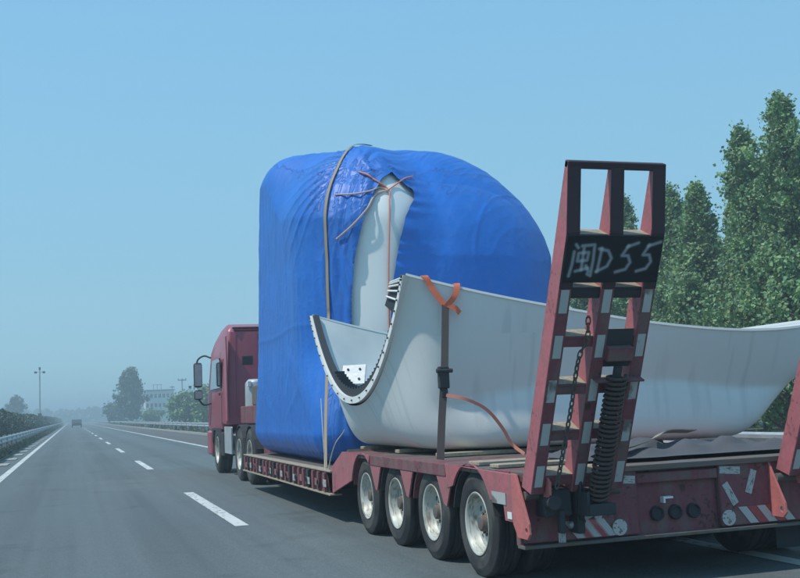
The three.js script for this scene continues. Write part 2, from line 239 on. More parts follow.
// ---------------------------------------------------------------- trees
function broadTree(name, label, [x, z], h, spread, base, seed, opt = {}) {
  const { leaf = .17, n = 9000, mat = M.leaf, group = 'roadside trees', limbs = 46, lean = .55, trunkR = .14, spire = 0 } = opt, R = rng(seed), y0 = -.06;
  const t = thing(name, label, 'tree', [x, y0, z], group), geo = [];
  const bend = [(R() - .5) * .5, (R() - .5) * .5], at = (k) => [x + bend[0] * k * k, y0 + h * k, z + bend[1] * k * k];
  for (let i = 0; i < 6; i++) geo.push(rod(at(i / 6), at((i + 1) / 6 * .985), trunkR * (1 - i / 6.4), 8, trunkR * (1 - (i + 1) / 6.4)));
  const tips = [];
  for (let i = 0; i < limbs; i++) {
    const q0 = Math.pow((i + R()) / limbs, spire ? 1 : .9), k = base + (1 - base) * q0 * .97, a = i * 2.4 + R();
    const env = spire ? Math.min(1, .55 + q0 * 2.2) * Math.pow(1 - q0, .78) : Math.pow(Math.sin(Math.PI * clamp(q0 * .86 + .14, 0, 1)), .75) * (1.08 - .35 * k);
    const len = spread * env * (spire ? .4 + .95 * R() * R() + .15 * R() : .35 + 1.0 * R()) + .12, p = at(k), rise = Math.min(lean * len * (1.0 + .7 * R()), (1.0 - k) * h * .9 + .1);
    const q = [p[0] + Math.cos(a) * len, p[1] + rise, p[2] + Math.sin(a) * len];
    geo.push(rod(p, q, .012 + .03 * (1 - k) * trunkR / .14, 5, .006));
    const m = 4;
    for (let j = 0; j < m; j++) { const u = .35 + .68 * (j + R()) / m, s = spire ? (.16 + .24 * R()) * (1.05 - .55 * q0) : (.20 + .34 * R()) * (spread / 1.6) * (1.1 - .5 * k); tips.push([mix(p[0], q[0], u) + (R() - .5) * s, mix(p[1], q[1], u) + (R() - .3) * s, mix(p[2], q[2], u) + (R() - .5) * s, s, .62 + .75 * R()]); }
  }
  for (const k of [1, .985, .965, .945, .925, .90]) tips.push([...at(k), .08 + (1 - k) * 2.2, 1]);
  part('trunk', geo, M.bark, t);
  const g = leaves(n, (r) => { const c = tips[Math.floor(r() * tips.length)], u = Math.acos(2 * r() - 1), a = r() * 6.283, d = Math.pow(r(), .5) * c[3] * (r() < .28 ? 2.1 : 1); return [c[0] + d * Math.sin(u) * Math.cos(a), c[1] + d * Math.cos(u) * 1.3, c[2] + d * Math.sin(u) * Math.sin(a), c[4] * (.8 + .4 * r())]; }, leaf, seed + 1);
  foliage('crown', g, mat, t);
  return t;
}
[[22.0, -27.2, 11.0, 2.16, 'tallest poplar, rising highest at the right edge of the photo'],
 [22.3, -29.6, 10.5, 1.83, 'tall poplar just left of the tallest one'],
 [22.0, -32.4, 9.0, 1.73, 'shorter poplar with a narrow tip between the tall one and the ramp'],
 [23.4, -29.3, 9.3, 1.73, 'poplar filling the row behind the two tallest ones'],
 [22.1, -34.3, 9.3, 1.62, 'poplar just right of the raised loading ramp'],
 [22.0, -37.2, 9.5, 1.51, 'poplar seen through the open top of the raised ramp'],
 [24.6, -33.4, 8.6, 1.83, 'poplar in the second row behind the shorter poplar'],
 [22.0, -24.6, 9.6, 2.05, 'poplar cut off by the right edge of the photo'],
 [25.2, -38.6, 8.2, 1.83, 'poplar in the second row behind the raised ramp'],
 [21.8, -40.6, 8.0, 1.51, 'farthest poplar of the row, hidden behind the blue load'],
 [23.6, -25.8, 10.4, 2.0, 'tall poplar behind the tallest one at the right edge'],
 [24.2, -35.8, 9.0, 1.8, 'poplar in the second row just right of the ramp'],
 [24.0, -31.2, 9.9, 1.9, 'tall poplar in the second row beside the shorter poplar'],
 [19.4, -24.8, 5.6, 2.70, 'low bushy poplar in front of the row by the guardrail'],
 [19.2, -21.6, 4.8, 2.6, 'low bushy poplar at the far right by the guardrail'],
 [19.5, -33.6, 5.0, 2.5, 'low bushy poplar behind the raised ramp'],
 [19.6, -29.4, 5.2, 2.55, 'low bushy poplar showing above the white shell rim']]
  .forEach(([x, z, h, w, label], i) => broadTree('poplar_tree', label, [x, z], h, w, i > 12 ? .02 : .08, 300 + i * 17, { n: 26000, leaf: .12, group: 'row of poplars behind the right guardrail', limbs: 110, spire: 1, lean: i > 12 ? .6 : 1.0 }));
broadTree('broadleaf_tree', 'tall tree left of the pale building far down the road', [12.6, -236], 12.0, 3.0, .12, 901, { n: 9000, leaf: .62, mat: M.leafFar, limbs: 54, lean: .35, trunkR: .3, group: 'far trees' });
broadTree('broadleaf_tree', 'low spreading tree left of the tall far tree', [10.2, -262], 4.6, 2.6, .08, 911, { n: 3500, leaf: .6, mat: M.leafFar, limbs: 26, lean: .3, group: 'far trees' });
broadTree('broadleaf_tree', 'small round tree beyond the hedge on the left side', [-14.5, -300], 7.8, 3.0, .1, 921, { n: 3500, leaf: .7, mat: M.leafFar, limbs: 26, lean: .3, trunkR: .25, group: 'far trees' });
[[17.5, -142, 4.6], [15.6, -152, 4.2], [19.6, -160, 5.0], [17.8, -176, 4.6], [22.5, -138, 5.6], [21.0, -186, 4.2], [15.2, -214, 2.1]].forEach(([x, z, h], i) =>
  broadTree('roadside_bush', ['bushy young tree nearest the red cab beyond the guardrail', 'bushy young tree just left of the one nearest the cab', 'bushy young tree behind the thin pole', 'bushy young tree at the foot of the taller far pole', 'bushy tree partly hidden by the red cab', 'bushy tree right of the pale building', 'low bush in front of the pale building'][i], [x, z], h, 2.3, .05, 940 + i * 7, { n: 3600, leaf: .42, mat: M.leaf, limbs: 26, lean: .4, group: 'bushes beyond the right guardrail' }));
{ // far belts of trees that read as one mass in the haze
  const m = foliage('distant_woods', mergeGeometries([
    leaves(9000, (R) => { const x = -260 + R() * 620, h = 5 + 7 * fbm(x * .02, 3, 2, 3); return [x, R() * h, -640 - R() * 30, .7 + .5 * R()]; }, 3.4, 71),
    leaves(5000, (R) => { const x = 26 + R() * 90, h = 3 + 4 * fbm(x * .05, 8, 2, 3); return [x, R() * h, -330 - R() * 20, .7 + .5 * R()]; }, 1.8, 72)]), M.leafFar, null);
  m.userData.label = 'hazy belt of trees along the horizon'; m.userData.category = 'woods';
}
// ---------------------------------------------------------------- far building, poles, far car
{
  const bx = 16.6, ex = 23.2, z = -250, t = thing('building', 'pale flat-roofed building with two rows of windows far beyond the shoulder', 'building', [19.9, 0, -255]);
  M.plaster = S({ color: rgb(.80, .81, .78), roughness: .9 }); 
  // front wall built round its openings
  const rows = [[5.7, 6.75], [3.55, 4.6]], n = 7, cw = (ex - bx) / n, wall = [box(bx + .3, ex - .3, -.1, 7.5, z - 10, z - .3)];
  let y = -.1; for (const [a, b] of [...rows].reverse()) { wall.push(box(bx, ex, y, a, z - .3, z)); for (let i = 0; i <= n; i++) { const c = bx + i * cw; wall.push(box(Math.max(bx, c - cw * .22), Math.min(ex, c + cw * .22), a, b, z - .3, z)); } y = b; }
  wall.push(box(bx, ex, y, 7.5, z - .3, z));
  part('wall', wall, M.plaster, t);
  part('roof', box(bx - .25, ex + .25, 7.5, 7.72, z - 10.2, z + .25, .02), M.concrete, t);
  const fr = mergeGeometries([box(-cw * .28, cw * .28, 0, .09, -.06, 0), box(-cw * .28, cw * .28, .96, 1.05, -.06, 0), box(-.03, .03, .09, .96, -.06, 0)]), gl = box(-cw * .28, cw * .28, 0, 1.05, -.04, -.02);
  for (const [a] of rows) for (let i = 0; i < n; i++) { const w = piece('window', fr, M.white, t, bx + (i + .5) * cw - 19.9, a, 4.88); piece('pane', gl, M.glass, w, 0, 0, -.05); }
  part('roof_railing', [0, 1, 2].map((i) => rod([18.6 + i * .9, 7.7, -252], [18.6 + i * .9, 9.0, -252], .05, 5)).concat(rod([18.4, 8.9, -252], [20.6, 8.9, -252], .05, 5)), M.steel, t);
}
function pole(name, label, x, z, h, r, extra, group) { const t = thing(name, label, 'pole', [x, 0, z], group); part('shaft', rod([x, -.1, z], [x, h, z], r, 10, r * .6), M.galv, t); extra(t); return t; }
pole('lamp_pole', 'tall pole with two small heads above the left hedge', -4.7, -172, 9.6, .15, (t) => {
  for (const s of [-1, 1]) { part('arm', rod([-4.7, 9.1, -172], [-4.7 + s * .55, 9.2, -172], .04, 6), M.galv, t); part('lamp_head', box(-4.7 + s * .62 - .2, -4.7 + s * .62 + .2, 8.95, 9.25, -172.2, -171.8, .05), M.dark, t); }
  part('cap', box(-4.85, -4.55, 9.5, 9.9, -172.15, -171.85, .05), M.dark, t); part('control_box', box(-4.98, -4.42, 2.0, 2.7, -172.2, -171.85, .03), M.dark, t);
});
pole('utility_pole', 'taller utility pole with a crossarm between the building and the cab', 20.1, -200, 8.4, .17, (t) => { part('crossarm', box(19.3, 20.9, 8.0, 8.15, -200.1, -199.9), M.steel, t); for (const s of [-.7, 0, .7]) part('insulator', rod([20.1 + s, 8.15, -200], [20.1 + s, 8.45, -200], .06, 6), M.dark, t); }, 'poles beyond the right guardrail');
pole('utility_pole', 'thin shorter pole left of the cab mirror', 16.4, -152, 5.6, .09, (t) => { part('sign_box', box(16.2, 16.6, 5.2, 5.6, -152.1, -151.9, .03), M.dark, t); }, 'poles beyond the right guardrail');
pole('utility_pole', 'faint farther utility pole just left of the taller one', 19.3, -212, 7.4, .13, (t) => { part('crossarm', box(18.8, 19.8, 7.1, 7.22, -212.08, -211.92), M.steel, t); }, 'poles beyond the right guardrail');
{
  const x = .95, z = -205, t = thing('distant_car', 'small dark car far ahead in the left lane', 'car', [x, 0, z]);
  part('body', slabX([[z, .35], [z + .02, .9], [z - .5, .98], [z - 1.1, 1.5], [z - 2.6, 1.5], [z - 3.3, 1.0], [z - 4.4, .85], [z - 4.5, .35]], x - .9, x + .9, .06), M.dark, t);
  part('rear_window', new THREE.PlaneGeometry(1.4, .62).rotateX(-.85).translate(x, 1.26, z - .78), M.glass, t);
  for (const s of [-1, 1]) { part('tail_lamp', box(x + s * .7 - .16, x + s * .7 + .16, .72, .86, z - .01, z + .03, .01), M.reflectRed, t); for (const q of [-.8, -3.6]) part('wheel', rod([x + s * .72, .32, z + q], [x + s * .92, .32, z + q], .32, 14), M.tyre, t); }
}
// ---------------------------------------------------------------- wheels
function wheelGeo(R, r, w) {      // lathe about the x axis; outer face at -x
  const L = (pts, k = 40) => new THREE.LatheGeometry(pts.map(([rad, x]) => new THREE.Vector2(rad, x)), k).rotateZ(Math.PI / 2);
  const h = w / 2;                  // lathe y goes to -x
  const tyre = L([[r, -h * .8], [r + .02, -h * .95], [mix(r, R, .45), -h * 1.05], [R - .05, -h * .98], [R - .012, -h * .85], [R, -h * .78], [R, -h * .36], [R - .012, -h * .34], [R - .012, -h * .28], [R, -h * .26], [R, -.02], [R - .012, -.012], [R - .012, .012], [R, .02], [R, h * .26], [R - .012, h * .28], [R - .012, h * .34], [R, h * .36], [R, h * .78], [R - .012, h * .85], [R - .05, h * .98], [mix(r, R, .62), h * 1.06], [mix(r, R, .6), h * 1.035], [mix(r, R, .3), h * 1.03], [r + .02, h * .95], [r, h * .8]]);
  const rim = L([[r * .5, h * .05], [r * .70, h * .02], [r * .82, h * .12], [r * .86, h * .5], [r * .93, h * .74], [r * .96, h * .92], [r * 1.03, h * 1.0], [r * 1.05, h * .93], [r * 1.0, h * .8], [r * .9, h * .4], [r * .9, -h * .8], [r * 1.02, -h * .95]]);
  const disc = new THREE.Shape(); disc.absarc(0, 0, r * .86, 0, Math.PI * 2);
  for (let i = 0; i < 8; i++) { const a = i * Math.PI / 4, p = new THREE.Path(); p.absellipse(Math.cos(a) * r * .66, Math.sin(a) * r * .66, r * .085, r * .12, 0, Math.PI * 2, true, a); disc.holes.push(p); }
  const dg = new THREE.ExtrudeGeometry(disc, { depth: .012, bevelEnabled: false, curveSegments: 14 }).rotateY(-Math.PI / 2).translate(-h * .10, 0, 0);
  const hub = L([[.001, h * .75], [r * .2, h * .75], [r * .26, h * .68], [r * .28, h * .2], [r * .46, h * .16], [r * .48, h * .1]], 24);
  const nuts = []; for (let i = 0; i < 10; i++) { const a = i * Math.PI / 5; nuts.push(new THREE.CylinderGeometry(.014, .014, .035, 6).rotateZ(Math.PI / 2).translate(-h * .2, Math.cos(a) * r * .38, Math.sin(a) * r * .38)); }
  return { tyre, rim: join([rim, dg]), hub: join([hub, ...nuts]) };
}
function addWheels(parent, geo, gap, w, spots, hubMat = M.steel) {      // spots: [x of the outer face, z, R, side, dual]
  for (const [x, z, R, side, dual] of spots) {
    const wh = new THREE.Group(); wh.name = 'wheel'; wh.position.set(x + side * w / 2 - parent.position.x, R - parent.position.y, z - parent.position.z); if (side < 0) wh.rotation.y = Math.PI; parent.add(wh);
    wh.rotation.x = 0; const roll = (z * 7.3) % 6.28;
    const t = piece('tyre', geo.tyre, M.tyre, wh, 0, 0, 0, roll); piece('rim', geo.rim, M.rim, wh, 0, 0, 0, roll); piece('hub', geo.hub, hubMat, wh, 0, 0, 0, roll);
    if (dual) piece('tyre', geo.tyre, M.tyre, wh, w + gap, 0, 0, roll);
  }
}
// ---------------------------------------------------------------- tractor unit
{
  const x0 = 3.22, x1 = 5.68, t = thing('tractor_unit', 'red truck tractor pulling the low trailer', 'truck', [4.45, 0, -22.8]);
  // cab shell: outline in (z, y); roof narrows toward the top
  const prof = [[-22.9, 1.12], [-22.9, 3.16], [-22.98, 3.27], [-23.3, 3.36], [-24.2, 3.30], [-25.0, 3.12], [-25.4, 2.86], [-25.85, 1.85], [-25.92, 1.05], [-25.85, .98], [-23.5, 1.0], [-23.4, 1.12]];
  let g = slabX(prof, x0, x1, .07), p = g.attributes.position;
  for (let i = 0; i < p.count; i++) { const y = p.getY(i), k = step(2.5, 3.4, y) * .10; p.setX(i, 4.45 + (p.getX(i) - 4.45) * (1 - k)); }
  g = toCreasedNormals(g, .6); const cab = part('cab', g, M.cabRed, t);
  part('window', slabX([[-23.6, 1.95], [-23.6, 2.62], [-24.9, 2.62], [-25.35, 1.95]], x0 - .006, x0 + .02), M.glass, cab);
  part('window', slabX([[-23.6, 1.95], [-23.6, 2.62], [-24.9, 2.62], [-25.35, 1.95]], x1 - .02, x1 + .006), M.glass, cab);
  part('windscreen', new THREE.PlaneGeometry(2.2, .95).rotateX(.42).rotateY(Math.PI).translate(4.45, 2.4, -25.66), M.glass, cab);
  for (const x of [x0 - .004, x1]) part('door_seam', [box(x, x + .004, 1.1, 2.75, -23.46, -23.44), box(x, x + .004, 1.1, 2.2, -25.52, -25.5)], M.black, cab);
  part('door_handle', box(x0 - .03, x0 - .003, 1.78, 1.84, -23.75, -23.55, .01), M.black, cab);
  for (const x of [x0 + .01, x1 - .04]) part('side_deflector', slabX([[-22.66, 1.2], [-22.66, 2.65], [-22.7, 3.05], [-22.92, 3.1], [-22.92, 1.2]], x, x + .03, .008), M.cabRed, cab);
  part('roof_edge', box(3.42, 5.48, 3.22, 3.27, -22.94, -22.86, .02), M.black, cab);
  part('rear_vent', box(3.62, 3.86, 2.42, 2.62, -22.9, -22.875, .02), M.dark, cab);
  for (const x of [3.5, 4.0, 4.9, 5.4]) part('rear_rib', box(x - .025, x + .025, 1.3, 3.1, -22.9, -22.885, .006), M.cabRed, cab);
  part('front_bumper', [box(x0 - .02, x1 + .02, .38, .97, -26.0, -25.3, .06)], M.cabRed, t);
  for (const [s, x] of [[-1, x0], [1, x1]]) {
    const m = part('mirror', box(x + s * .28 - .10, x + s * .28 + .10, 2.02, 2.62, -25.55, -25.38, .05), M.black, t); part('glass', box(x + s * .28 - .08, x + s * .28 + .08, 2.06, 2.58, -25.38, -25.374), M.galv, m);
    const m2 = part('mirror', box(x + s * .28 - .10, x + s * .28 + .10, 1.72, 1.96, -25.53, -25.38, .05), M.black, t); part('glass', box(x + s * .28 - .08, x + s * .28 + .08, 1.75, 1.93, -25.38, -25.374), M.galv, m2);
    part('mirror_arm', [tube([[x, 2.72, -25.2], [x + s * .14, 2.78, -25.4], [x + s * .28, 2.68, -25.48], [x + s * .28, 2.3, -25.48]], .022), tube([[x, 1.62, -25.3], [x + s * .16, 1.6, -25.45], [x + s * .28, 1.75, -25.46]], .022)], M.black, t);
  }
  part('step_box', [box(x0, x0 + .5, .42, .95, -23.75, -23.3, .03), box(x0, x0 + .4, .36, .42, -25.3, -25.0)], M.dark, t);
  part('front_fender', slabX([[-23.75, .95], [-23.8, 1.05], [-25.3, 1.05], [-25.35, .7], [-25.2, .7], [-25.0, .98], [-24.1, .98], [-23.9, .7]], x0 + .01, x0 + .5), M.black, t);
  part('chassis', [box(4.0, 4.12, .72, .98, -25.6, -19.3), box(4.78, 4.9, .72, .98, -25.6, -19.3), box(3.9, 5.0, .86, 1.06, -20.9, -20.2, .05)], M.dark, t);
  part('fuel_tank', new THREE.CylinderGeometry(.30, .30, 1.0, 24).rotateX(Math.PI / 2).translate(3.62, .70, -22.75), M.galv, t);
  part('tank_panel', slabX([[-22.2, .5], [-22.2, 1.05], [-22.24, 1.08], [-23.25, 1.08], [-23.25, .5]], x0 + .02, x0 + .05), M.galv, t);
  part('air_filter', new THREE.LatheGeometry([[.001, 2.06], [.16, 2.06], [.23, 1.98], [.24, 1.3], [.2, 1.2], [.001, 1.2]].map(([a, b]) => new THREE.Vector2(a, b)), 24).translate(3.72, 0, -21.75), M.galv, t);
  part('marker_lamp', box(3.5, 3.58, 1.9, 2.02, -21.6, -21.5, .01), M.white, t);
  part('exhaust_stack', rod([5.2, 1.0, -21.9], [5.2, 3.0, -21.9], .09, 14), M.steel, t);
  const fg = (z) => { const a = []; for (let i = 0; i < 9; i++) { const u = .25 + (Math.PI - .5) * i / 8; a.push([z - Math.cos(u) * .6, .53 + Math.sin(u) * .6]); } return a.concat([...a].reverse().map(([q, y]) => [z + (q - z) * .97, .53 + (y - .53) * .97])); };
  for (const z of [-19.9, -21.2]) for (const [a, b] of [[x0 + .03, x0 + .62], [x1 - .62, x1 - .03]]) part('mudguard', slabX(fg(z), a, b), M.dark, t);
  const wg = wheelGeo(.53, .30, .30);
  addWheels(t, wg, .05, .30, [-24.5, -21.2, -19.9].flatMap((z, i) => [[x0 + .02, z, .53, 1, i > 0], [x1 - .02, z, .53, -1, i > 0]]));
  part('axle', [-24.5, -21.2, -19.9].map((z) => rod([x0 + .2, .53, z], [x1 - .2, .53, z], .09, 10)), M.dark, t);
}
// ---------------------------------------------------------------- low-bed trailer
const XL = 3.0, XR = 5.94, XC = (XL + XR) / 2, DECK = .86, LOW = .60;
const AX = [-7.75, -8.82, -9.89, -10.96], WR = .41;
{
  const t = thing('lowbed_trailer', 'red low-bed trailer with raised rear ramps carrying the turbine parts', 'trailer', [XC, 0, -12]);
  const arc = (z, r, a0, a1, n = 14) => { const o = []; for (let i = 0; i <= n; i++) { const a = (a0 + (a1 - a0) * i / n) * Math.PI / 180; o.push([z - Math.cos(a) * r, WR + Math.sin(a) * r]); } return o; };   // 0 = front, 90 = top, 180 = rear
  // low middle deck
  for (const [a, b] of [[XL, XL + .08], [XR - .08, XR]]) part('side_beam', box(a, b, .34, LOW, -18.9, -12.3, .012), M.redOld, t);
  part('beam_flange', [box(XL - .05, XL + .1, .325, .345, -18.9, -12.25, .004), box(XL - .03, XL + .1, LOW, LOW + .018, -18.9, -12.3, .004), box(XR - .1, XR + .05, .325, .345, -18.9, -12.25, .004)], M.tan, t);
  { const pk = box(-.022, .022, -.115, .115, -.05, .05, .006), R = rng(8);
    for (let i = 0; i < 21; i++) piece('stake_pocket', pk, i % 4 === 1 ? M.dark : M.redOld, t, XL - .022 - XC, .468, -18.7 + i * .305 + 12 + (R() - .5) * .05);
    const tp = box(-.002, .002, -.045, .045, -.08, .08); for (let i = 0; i < 14; i++) piece('reflective_tape', tp, i % 2 ? M.reflect : M.reflectRed, t, XL - .048 - XC, .45 + (R() - .5) * .03, -18.5 + i * .46 + 12);
    const ring = new THREE.TorusGeometry(.05, .011, 6, 14).rotateY(Math.PI / 2); for (let i = 0; i < 9; i++) piece('lashing_ring', ring, M.black, t, XL - .05 - XC, .44, -18.3 + i * .68 + 12); }
  { const pl = box(-1.38, 1.38, -.02, .02, -.135, .135, .006); for (let i = 0; i < 23; i++) piece('deck_plank', pl, M.steel, t, 0, LOW - .01, -18.72 + i * .285 + 12); }
  part('cross_member', [-18.5, -17, -15.5, -14, -12.8].map((z) => box(XL + .1, XR - .1, .36, .5, z - .06, z + .06)).concat([box(4.1, 4.3, .36, .56, -18.9, -12.3), box(4.6, 4.8, .36, .56, -18.9, -12.3)]), M.dark, t);
  // gooseneck over the tractor's rear wheels
  part('gooseneck', [slabX([[-18.8, .34], [-18.8, LOW], [-19.15, 1.42], [-19.3, 1.5], [-22.0, 1.5], [-22.0, 1.14], [-19.55, 1.14], [-19.22, .34]], XL + .42, XR - .42, .02)], M.redOld, t);
  part('winch_box', box(3.5, 3.95, 1.5, 1.9, -21.0, -20.3, .03), M.steel, t);
  // rear running gear
  for (const x of [XL, XR - .02]) {
    // front side plate: up-slope and the arch over the first wheel
    part('side_plate', slabX([[-12.42, .33], [-12.55, LOW - .02], [-11.80, DECK], [-10.62, DECK], ...arc(AX[3], .455, 128, 18)], x, x + .02, .004), M.red, t);
    part('side_plate', slabX([[-8.30, DECK], [-6.82, DECK - .02], [-6.82, .50], [-7.06, .50], [-7.08, .62], ...arc(AX[0], .47, 152, 36, 12), [-8.26, .66]], x, x + .02, .004), M.red, t);
    part('side_beam', box(x + (x > 4 ? -.06 : 0), x + (x > 4 ? .02 : .06), DECK - .11, DECK, -10.62, -8.30, .01), M.redOld, t);
  }
  for (const [i, z] of AX.entries()) for (const [a, b] of [[XL + .004, XL + .56], [XR - .56, XR - .004]]) {
    const o = arc(z, .452, 12, 168), inn = arc(z, .442, 168, 12); part('fender', slabX([...o, ...inn], a + .02, b - .02), i % 2 ? M.redOld : M.dark, t);
  }
  for (const z of [-8.36, -9.4, -10.45]) part('hanger_plate', slabX([[z + .2, DECK - .11], [z - .18, DECK - .11], [z - .02, .52], [z + .05, .5]], XL + .006, XL + .022, .003), M.red, t);
  part('chassis_beam', [box(3.75, 3.93, .45, DECK - .06, -12.2, -6.9), box(5.0, 5.18, .45, DECK - .06, -12.2, -6.9), slabX([[-12.9, .38], [-12.9, .56], [-11.9, DECK - .06], [-11.6, DECK - .06], [-12.2, .40]], 3.8, 5.1)], M.dark, t);
  part('axle', AX.map((z) => rod([XL + .3, WR, z], [XR - .3, WR, z], .07, 10)), M.dark, t);
  part('leaf_spring', AX.flatMap((z) => [3.62, 5.2].map((x) => slabX([[z - .45, .60], [z - .2, .52], [z + .2, .52], [z + .45, .60], [z + .45, .57], [z + .2, .47], [z - .2, .47], [z - .45, .57]], x, x + .09))), M.dark, t);
  const wg = wheelGeo(WR, .238, .235);
  addWheels(t, wg, .06, .235, AX.flatMap((z) => [[XL + .045, z, WR, 1, true], [XR - .045, z, WR, -1, true]]));
  { const pl = box(-1.45, 1.45, -.022, .022, -.122, .122, .006), R = rng(4); for (let i = 0; i < 20; i++) piece('deck_plank', pl, i % 3 ? M.steel : M.redOld, t, 0, DECK - .025 + (R() - .5) * .006, -11.7 + i * .255 + 12); }
  part('deck_slope', new THREE.BoxGeometry(XR - XL - .1, .03, 1.0).rotateX(-Math.atan2(DECK - LOW, .75)).translate(XC, (DECK + LOW) / 2 - .02, -12.17), M.steel, t);
  part('serial_plate', box(XL - .006, XL - .002, .615, .70, -7.28, -7.02), M.reflect, t);
  part('serial_plate', box(XL - .006, XL - .002, .52, .57, -7.0, -6.92), M.white, t);
  // rear cross beam
  const rz = -6.76;
  part('rear_beam', [box(XL, XR, .34, .845, rz - .12, rz - .05, .01), box(XL + .02, 3.93, .36, .84, rz - .05, rz, .012), box(4.62, XR - .02, .36, .84, rz - .05, rz, .012), box(3.93, 4.62, .72, .80, rz - .05, rz - .005, .01)], M.redOld, t);
  part('bumper_lip', box(XL, XR, .325, .352, rz - .1, rz + .02, .006), M.steel, t);
  part('deck_sheet', [box(XL + .07, XR - .07, DECK - .062, DECK - .05, -11.6, -6.9), box(XL + .09, XR - .09, LOW - .048, LOW - .034, -18.85, -12.3)], M.dark, t);
  part('mud_flap', box(XR - .62, XR - .06, .11, .40, -7.08, -7.065, .004), M.rubber, t);
  const ring = new THREE.LatheGeometry([[.030, -.01], [.040, .018], [.052, .018], [.056, -.01]].map(([a, b]) => new THREE.Vector2(a, b)), 20).rotateX(Math.PI / 2), face = new THREE.CylinderGeometry(.038, .038, .012, 20).rotateX(Math.PI / 2);
  for (const x of [4.10, 4.255, 4.41]) { const l = piece('tail_lamp', ring, M.black, t, x - XC, .495, rz - .04 + 12); piece('lens', face, M.dark, l, 0, 0, 0); }
  part('plate_lamp', [box(4.14, 4.22, .60, .615, rz - .05, rz), box(4.14, 4.155, .57, .60, rz - .05, rz)], M.white, t);
  const disc = new THREE.CylinderGeometry(.058, .058, .012, 24).rotateX(Math.PI / 2);
  for (const x of [4.68, 3.76]) piece('round_reflector', disc, M.reflect, t, x - XC, .425, rz + .006 + 12);
  const skew = (w, h, k) => { const s = new THREE.Shape([V(0, 0, 0), V(w, 0, 0), V(w + k, h, 0), V(k, h, 0)].map((v) => new THREE.Vector2(v.x, v.y))); return new THREE.ExtrudeGeometry(s, { depth: .004, bevelEnabled: false }); };
  const chv = skew(.075, .125, -.1);
  for (let i = 0; i < 5; i++) { piece('chevron_tape', chv, i % 2 ? M.reflectRed : M.reflect, t, 4.87 + i * .082 - XC, .372, rz + .001 + 12); piece('chevron_tape', chv, i % 2 ? M.reflectRed : M.reflect, t, 3.42 + i * .06 - XC, .372, rz + .001 + 12); }
  const bar = box(-.028, .028, -.09, .09, 0, .004);
  piece('tape_bar', bar, M.reflect, t, 4.71 - XC, .60, rz + .001 + 12, 0, 0, .5); piece('tape_bar', bar, M.reflect, t, 4.90 - XC, .68, rz + .001 + 12, 0, 0, -.35); piece('tape_bar', bar, M.reflect, t, 4.72 - XC, .775, rz + .001 + 12, 0, 0, 1.5);
  piece('tape_bar', bar, M.reflect, t, 3.62 - XC, .58, rz + .001 + 12, 0, 0, -.35); piece('tape_bar', bar, M.reflect, t, 3.3 - XC, .42, rz + .001 + 12); piece('tape_bar', bar, M.reflect, t, 3.82 - XC, .76, rz + .001 + 12, 0, 0, 1.5);
  part('brace_rod', rod([3.34, .47, rz + .05], [3.62, .60, rz + .09], .024, 10), M.galv, t);
  // hinge brackets
  for (const x of [XL - .03, 5.06]) {
    const hole = []; for (let i = 0; i < 10; i++) { const a = -i / 10 * 6.283; hole.push([rz + .13 + Math.cos(a) * .02, .47 + Math.sin(a) * .02]); }
    part('hinge_bracket', slabX([[rz - .09, .85], [rz - .01, .85], [rz + .17, .52], [rz + .18, .45], [rz + .14, .41], [rz - .02, .41], [rz - .09, .5]], x, x + .018, .003, [hole]), M.pink, t);
  }
  for (const [a, b] of [[XL, 3.74], [5.08, XR]]) part('hinge_shaft', rod([a, .70, rz + .06], [b, .70, rz + .06], .032, 14), M.steel, t);

  // ---- the two raised ramps (local y runs along the ramp, +z is the side that faces the road behind)
  const TILT = Math.atan2(.96, 2.1), LEN = 2.31;
  const plateCanvas = document.createElement('canvas'); plateCanvas.width = 704; plateCanvas.height = 330;
  { const c = plateCanvas.getContext('2d'), R = rng(77); c.fillStyle = '#16181d'; c.fillRect(0, 0, 704, 330);
    for (let i = 0; i < 900; i++) { c.fillStyle = `rgba(${R() < .5 ? '60,58,60' : '5,6,8'},${.05 + .12 * R()})`; const s = 2 + R() * 16; c.fillRect(R() * 704, R() * 330, s, s * .5); }
    const strokes = [ // the painted characters as brush strokes
      [[66, 62], [84, 84]], [[58, 112], [54, 200], [40, 284]], [[112, 70], [200, 62], [204, 170], [198, 282], [174, 270]],
      [[92, 122], [164, 116], [160, 172], [90, 178], [92, 122]], [[126, 90], [126, 240]], [[84, 250], [130, 238], [170, 228]], [[156, 210], [178, 250]],
      [[256, 86], [244, 250]], [[238, 90], [306, 104], [336, 156], [312, 214], [236, 254]],
      [[452, 66], [412, 138], [458, 138], [480, 186], [452, 236], [380, 256]], [[446, 74], [522, 46]],
      [[606, 60], [568, 132], [616, 132], [636, 180], [606, 230], [536, 250]], [[600, 68], [690, 38]]];
    c.lineCap = c.lineJoin = 'round';
    for (const [w, a] of [[46, .07], [34, .16], [24, .36], [14, .36]]) { c.strokeStyle = `rgba(196,204,208,${a})`; c.lineWidth = w; for (const s of strokes) { c.beginPath(); s.forEach(([x, y], i) => i ? c.lineTo(x, y) : c.moveTo(x, y)); c.stroke(); } }
  }
  const plateTex = new THREE.CanvasTexture(plateCanvas); plateTex.colorSpace = THREE.SRGBColorSpace; M.plate = S({ map: plateTex, roughness: .75 });
  const inXZ = (pts, x, w) => slabX(pts.map(([n, s]) => [n, s]), x, x + w, .004);      // outline given as (local z, along)
  const stringer = [[-.15, 0], [-.15, LEN], [-.115, LEN], [0, 1.86], [0, .02]];
